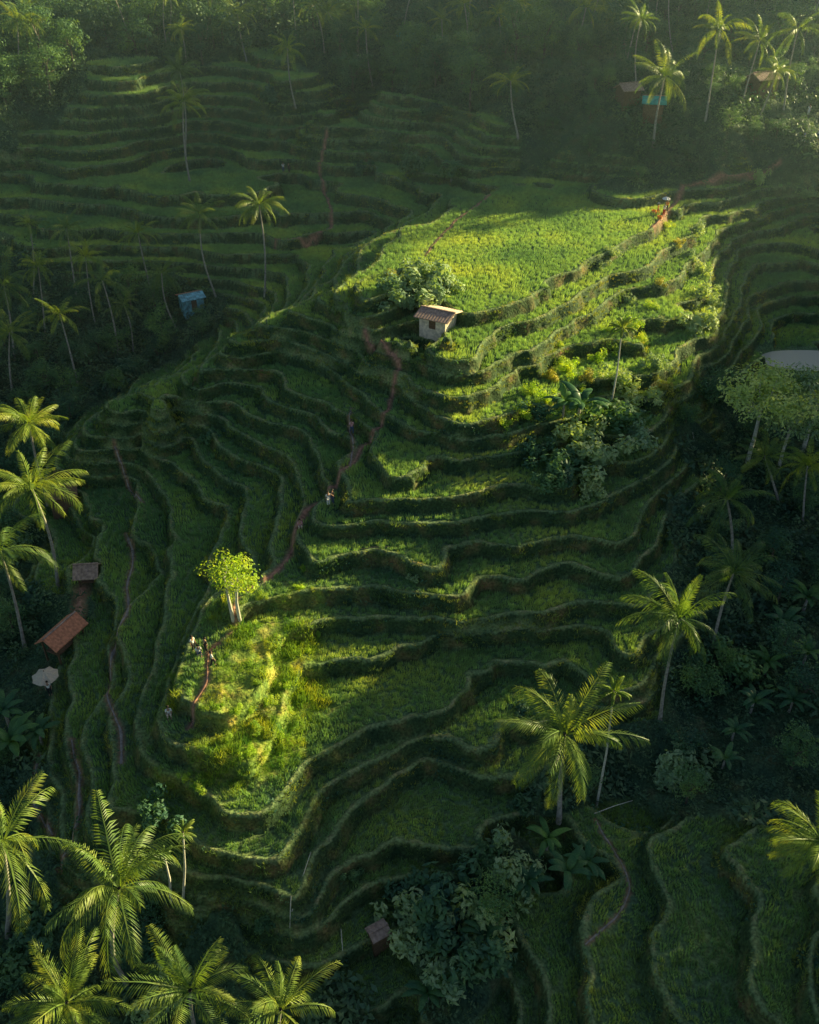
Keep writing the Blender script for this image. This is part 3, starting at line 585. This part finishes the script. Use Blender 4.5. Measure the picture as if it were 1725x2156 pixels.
def parasol(u,v,R,H,mat,label):
    b_=hit(u,v); e=add('parasol',None,b_,label=label,cat='parasol'); V=[(0,0,H)];Fc=[]
    n_=8
    for k_,(rr,dz) in enumerate([(.55,.28),(1,.62)]):
        for j in range(n_*2):
            an=math.pi*j/n_; q_=1 if j%2==0 else .9; V.append((math.cos(an)*R*rr*q_,math.sin(an)*R*rr*q_,H-dz*R*.8-(.09 if j%2 else 0)))
    m_=n_*2
    for j in range(m_): Fc.append((0,1+j,1+(j+1)%m_)); Fc.append((1+j,1+m_+j,1+m_+(j+1)%m_,1+(j+1)%m_))
    add('canopy',pymesh('parasol_canopy',V,Fc,M[mat]),parent=e)
    V,Fc=tube([(0,0,-.1),(0,0,H+.15)],[.035,.03],7); add('pole',pymesh('parasol_pole',V,Fc,M['wood']),parent=e)
parasol(105,1452,1.2,2.3,'tan','large beige garden parasol beside the shelter')
parasol(1398,447,.6,2.2,'white','small white sun umbrella above farm workers')
z=PB.z+.02; V=[(PB.x,PB.y,z)]
for j in range(28):
    an=6.283*j/28; V.append((PB.x+6.2*math.cos(an)*(1+.06*math.sin(3*an)),PB.y+3.3*math.sin(an)*(1+.1*math.cos(2*an)),z))
mw,t=nt('still_water'); p=node(t,'ShaderNodeBsdfPrincipled'); p.inputs['Base Color'].default_value=(.62,.58,.48,1); p.inputs['Roughness'].default_value=.12; p.inputs['Specular IOR Level'].default_value=1.0; o=node(t,'ShaderNodeOutputMaterial'); t.links.new(p.outputs[0],o.inputs[0])  # pale sky reflection put into the water's base colour
add('water',pymesh('pond',V,[(0,1+j,1+(j+1)%28) for j in range(28)],mw),kind='structure',label='small flooded paddy with pale sky reflection painted in',cat='water')
for a,b2 in [((615,1925),(655,1800)),((1250,1718),(1330,1693)),((760,1160),(820,1158)),((613,1890),(611,1960)),((718,1960),(722,2010)),((1430,780),(1460,935))]:
    A_=hit(*a);B_=hit(*b2); A_.z+=.2;B_.z+=.35
    d=B_-A_; V,Fc=tube([(0,0,0),d*.5+Vector((0,0,.1)),d],[.04,.035,.025],6)
    add('bamboo_pole',pymesh('bamboo_pole',V,Fc,M['bark'] if a[0]==760 else M['whitebark'],smooth=True),A_,label='pale bamboo pole lying across the bank',cat='pole',group='bamboo poles')
# ------------------------------------------------------------------ people
def skin(name,vs,es,mat):
    me=bpy.data.meshes.new(name); me.from_pydata([v[:3] for v in vs],es,[]); o=bpy.data.objects.new(name,me); COL.objects.link(o)
    sm=o.modifiers.new('s','SKIN'); sk=me.skin_vertices[0].data
    for i,v in enumerate(vs): sk[i].radius=(v[3],v[3]*(v[4] if len(v)>4 else 1)); sk[i].use_root=(i==0)
    ss=o.modifiers.new('b','SUBSURF'); ss.levels=1; ss.render_levels=1
    dg=bpy.context.evaluated_depsgraph_get(); m2=bpy.data.meshes.new_from_object(o.evaluated_get(dg)); bpy.data.objects.remove(o); bpy.data.meshes.remove(me)
    m2.name=name; m2.materials.clear(); m2.materials.append(mat); m2.polygons.foreach_set('use_smooth',[True]*len(m2.polygons)); return m2
def skel(pose):
    z0=0 if pose!='sit' else -.74
    J=dict(pel=(0,0,.92+z0,.12,.8),sp=(0,0,1.12+z0,.115,.75),ch=(0,0,1.34+z0,.14,.7),nk=(0,0,1.48+z0,.05),hd=(0,-.015,1.57+z0,.08),ht=(0,0,1.68+z0,.085),no=(0,-.11,1.6+z0,.016))
    for s,n_ in ((-1,'l'),(1,'r')):
        J['sh'+n_]=(s*.17,0,1.41+z0,.055)
        if pose=='sit': el=(s*.24,-.12,1.14+z0); wr=(s*.16,-.36,1.1+z0); dh=(0,-1,0)
        elif pose=='hold' and s>0: el=(s*.24,-.1,1.2+z0); wr=(s*.2,-.3,1.38+z0); dh=(0,-.4,.9)
        elif pose=='walk': el=(s*.24,s*.08,1.14); wr=(s*.25,s*.12-.08,.9); dh=(0,-.2,-1)
        else: el=(s*.24,.03,1.13+z0); wr=(s*.26,-.05,.88+z0); dh=(0,-.15,-1)
        J['el'+n_]=(*el,.04); J['wr'+n_]=(*wr,.027); d=Vector(dh).normalized(); pm=Vector(wr)+d*.07; J['pm'+n_]=(*pm,.034,.6)
        for i_,o_ in enumerate((-.03,-.01,.01,.03)):
            L=(.075,.085,.08,.065)[i_]; q_=pm+d*(L*.6)+Vector((0,o_*1.3,0) if abs(d.z)>.5 else (o_*1.3,0,0)); J['f%d%s'%(i_,n_)]=(*q_,.009); q2=q_+d*L*.6+Vector((-s*.015,0,-.01)); J['g%d%s'%(i_,n_)]=(*q2,.008)
        q_=Vector(wr)+d*.05+(Vector((0,-.05,0)) if abs(d.z)>.5 else Vector((-s*.05,0,0))); J['th'+n_]=(*q_,.01)
        J['hp'+n_]=(s*.09,0,.88+z0,.085)
        if pose=='sit': kn_=(s*.13,-.40,.44); an=(s*.13,-.46,.08)
        elif pose=='walk': kn_=(s*.09,-.05-s*.14,.5); an=(s*.09,.06-s*.22,.09+(.06 if s<0 else 0))
        else: kn_=(s*.1,-.02,.5); an=(s*.1,.02,.09)
        J['kn'+n_]=(*kn_,.058); J['an'+n_]=(*an,.038); J['to'+n_]=(an[0],an[1]-.16,an[2]-.05,.034)
    return J
EB=[('pel','sp'),('sp','ch'),('ch','nk'),('nk','hd'),('hd','ht'),('hd','no')]
for n_ in 'lr':
    EB+=[('ch','sh'+n_),('sh'+n_,'el'+n_),('el'+n_,'wr'+n_),('wr'+n_,'pm'+n_),('pm'+n_,'th'+n_),('pel','hp'+n_),('hp'+n_,'kn'+n_),('kn'+n_,'an'+n_),('an'+n_,'to'+n_)]
    for i_ in range(4): EB+=[('pm'+n_,'f%d%s'%(i_,n_)),('f%d%s'%(i_,n_),'g%d%s'%(i_,n_))]
BODY={}
def sub(J,names,edges,grow,mat,name,trim={}):
    names=list(names); vs=[]
    for q_ in names:
        v=J[q_] if q_ not in trim else trim[q_]; v=tuple(v); vs.append((*v[:3],v[3]+grow)+((v[4],) if len(v)>4 else ()))
    return skin(name,vs,[(names.index(a),names.index(b_)) for a,b_ in edges],mat)
def lerp3(a,b_,t_,r_): return tuple(a[i]*(1-t_)+b_[i]*t_ for i in range(3))+(r_,)
for pose in ('stand','walk','sit','hold'):
    J=skel(pose); names=list(J.keys()); BODY[pose]=dict(b=sub(J,names,EB,0,M['skin'],'person_body'),J=J)
CL={}
def person(u,v,pose,top,bot,rot,label,hat=False,h_=1.0):
    b_=hit(u,v); J=BODY[pose]['J']; e=add('person',BODY[pose]['b'],b_+Vector((0,0,.03)),(0,0,rot),h_,label=label,cat='person')
    kt=(pose,'t',top)
    if kt not in CL:
        tr={}
        for n_ in 'lr': tr['el'+n_]=lerp3(J['sh'+n_],J['el'+n_],.75,.05)
        CL[kt]=sub(J,['sp','pel','ch','shl','shr','ell','elr'],[('pel','sp'),('sp','ch'),('ch','shl'),('ch','shr'),('shl','ell'),('shr','elr')],.022,M[top],'shirt_cloth',tr)
    kb=(pose,'b',bot)
    if kb not in CL:
        tr={}
        for n_ in 'lr': tr['an'+n_]=lerp3(J['kn'+n_],J['an'+n_],.8,.045)
        CL[kb]=sub(J,['pel','hpl','hpr','knl','knr','anl','anr'],[('pel','hpl'),('pel','hpr'),('hpl','knl'),('hpr','knr'),('knl','anl'),('knr','anr')],.02,M[bot],'trouser_cloth',tr)
    add('shirt',CL[kt],parent=e); add('trousers',CL[kb],parent=e)
    hz=J['ht'][2]
    if 'hair' not in CL:
        V=[];Fc=[]
        for i in range(6):
            for j in range(12):
                th=i/5*1.75; an=6.283*j/12; rr=.108; V.append((rr*math.sin(th)*math.cos(an),rr*1.1*math.sin(th)*math.sin(an)+(.03 if i>3 else .01),rr*math.cos(th)))
        for i in range(5):
            for j in range(12): Fc.append((i*12+j,i*12+(j+1)%12,i*12+12+(j+1)%12,i*12+12+j))
        CL['hair']=pymesh('hair_cap',V,Fc,M['hair'],smooth=True)
        V=[(0,0,.16)]+[(.27*math.cos(6.283*j/16),.27*math.sin(6.283*j/16),-.02) for j in range(16)]
        CL['hat']=pymesh('straw_hat',V,[(0,1+j,1+(j+1)%16) for j in range(16)],M['tan'])
    add('hair',CL['hair'],(0,.012,hz+.0),parent=e)
    if hat: add('hat',CL['hat'],(0,0,hz+.08),parent=e)
PP=[(597,366,'stand','white','denim',.5,'person in white shirt and dark trousers on path'),(609,366,'stand','black','black',-.5,'person in black clothes standing on path'),
(1383,455,'walk','orange','orange',1.2,'farm worker in orange clothes walking'),(1396,457,'stand','white','red',.3,'person in white top and red trousers'),(1402,450,'stand','orange','black',2.2,'person in orange shirt beside umbrella'),
(741,915,'walk','pink','denim',.3,'hiker in pink top climbing the stone steps'),(692,1068,'stand','white','white',.6,'person in white clothes on terrace edge'),(701,1063,'hold','black','denim',-.7,'person in dark shirt holding up a camera'),
(632,1112,'sit','pink','tan',.2,'person in pink top sitting on the path'),(409,1372,'stand','white','black',1.0,'person in white shirt and black trousers'),(436,1376,'stand','black','black',-.8,'person in black clothes on grassy knoll'),(419,1378,'sit','white','denim',.4,'person in white shirt sitting on grass'),(449,1404,'walk','white','black',2.0,'person in white shirt walking down path'),
(357,1508,'sit','white','tan',.3,'person crouching on a terrace bund'),(1700,246,'stand','white','white',.1,'person in long white clothes'),(1690,303,'walk','blue','white',.9,'person in blue shirt walking'),(1719,296,'stand','white','blue',-.4,'person in white shirt and blue trousers'),(108,1466,'stand','white','black',.2,'person in white shirt under the parasol')]
for p_ in PP: person(*p_,hat=(p_[3]=='orange'))
V=[];Fc=[];n_=14
for i,(rr,zz) in enumerate([(.0,0),(.22,0),(.3,.18),(.28,.36),(.25,.36),(.2,.1)]):
    for j in range(n_): V.append((rr*math.cos(6.283*j/n_),rr*math.sin(6.283*j/n_),zz))
for i in range(5):
    for j in range(n_): Fc.append((i*n_+j,i*n_+(j+1)%n_,i*n_+n_+(j+1)%n_,i*n_+n_+j))
bk=pymesh('basket',V,Fc,M['orange'],smooth=True)
for u,v in [(1376,450),(1388,462)]: add('basket',bk,hit(u,v)+Vector((0,0,.05)),sc=1.2,label='round orange basket set down on the field path',cat='basket',group='orange baskets')
# ------------------------------------------------------------------ morning mist in the far valley
mh,t=nt('morning_mist'); vs=node(t,'ShaderNodeVolumeScatter'); vs.inputs['Density'].default_value=.0006; vs.inputs['Anisotropy'].default_value=.5; vs.inputs['Color'].default_value=(.62,.88,1,1)
o=node(t,'ShaderNodeOutputMaterial'); t.links.new(vs.outputs[0],o.inputs['Volume'])
V,Fc=box(-140,140,85,260,-20,76)
add('haze',pymesh('haze',V,Fc,mh),kind='structure',label='thin morning mist hanging over the far valley',cat='mist')
# ------------------------------------------------------------------ light, sky, camera
az=math.radians(30); el=math.radians(16)
Sd=Vector((math.cos(el)*math.cos(az),math.cos(el)*math.sin(az),math.sin(el)))
L=bpy.data.lights.new('sun','SUN'); L.energy=12; L.angle=math.radians(.5); L.color=(1,.87,.44)
lo=bpy.data.objects.new('sun',L); COL.objects.link(lo); lo.rotation_euler=Sd.to_track_quat('Z','Y').to_euler(); lo.location=(100,100,120)
wd_=bpy.data.worlds.new('World'); scene.world=wd_; wd_.use_nodes=True; t=wd_.node_tree; bg=t.nodes['Background']
sk=t.nodes.new('ShaderNodeTexSky'); sk.sky_type='NISHITA'; sk.sun_disc=False; sk.sun_elevation=el; sk.sun_rotation=math.pi/2-az; t.links.new(sk.outputs[0],bg.inputs[0]); bg.inputs[1].default_value=.11
cam=bpy.data.cameras.new('camera'); co=bpy.data.objects.new('camera',cam); COL.objects.link(co); co.location=(0,0,HC); co.rotation_euler=(math.pi/2-TH,0,0)
cam.sensor_fit='VERTICAL'; cam.sensor_height=24; cam.lens=24/2/math.tan(math.radians(30)); cam.clip_end=5000; cam.clip_start=.5
scene.camera=co
scene.view_settings.view_transform='Standard'; scene.view_settings.look='None'; scene.view_settings.exposure=0
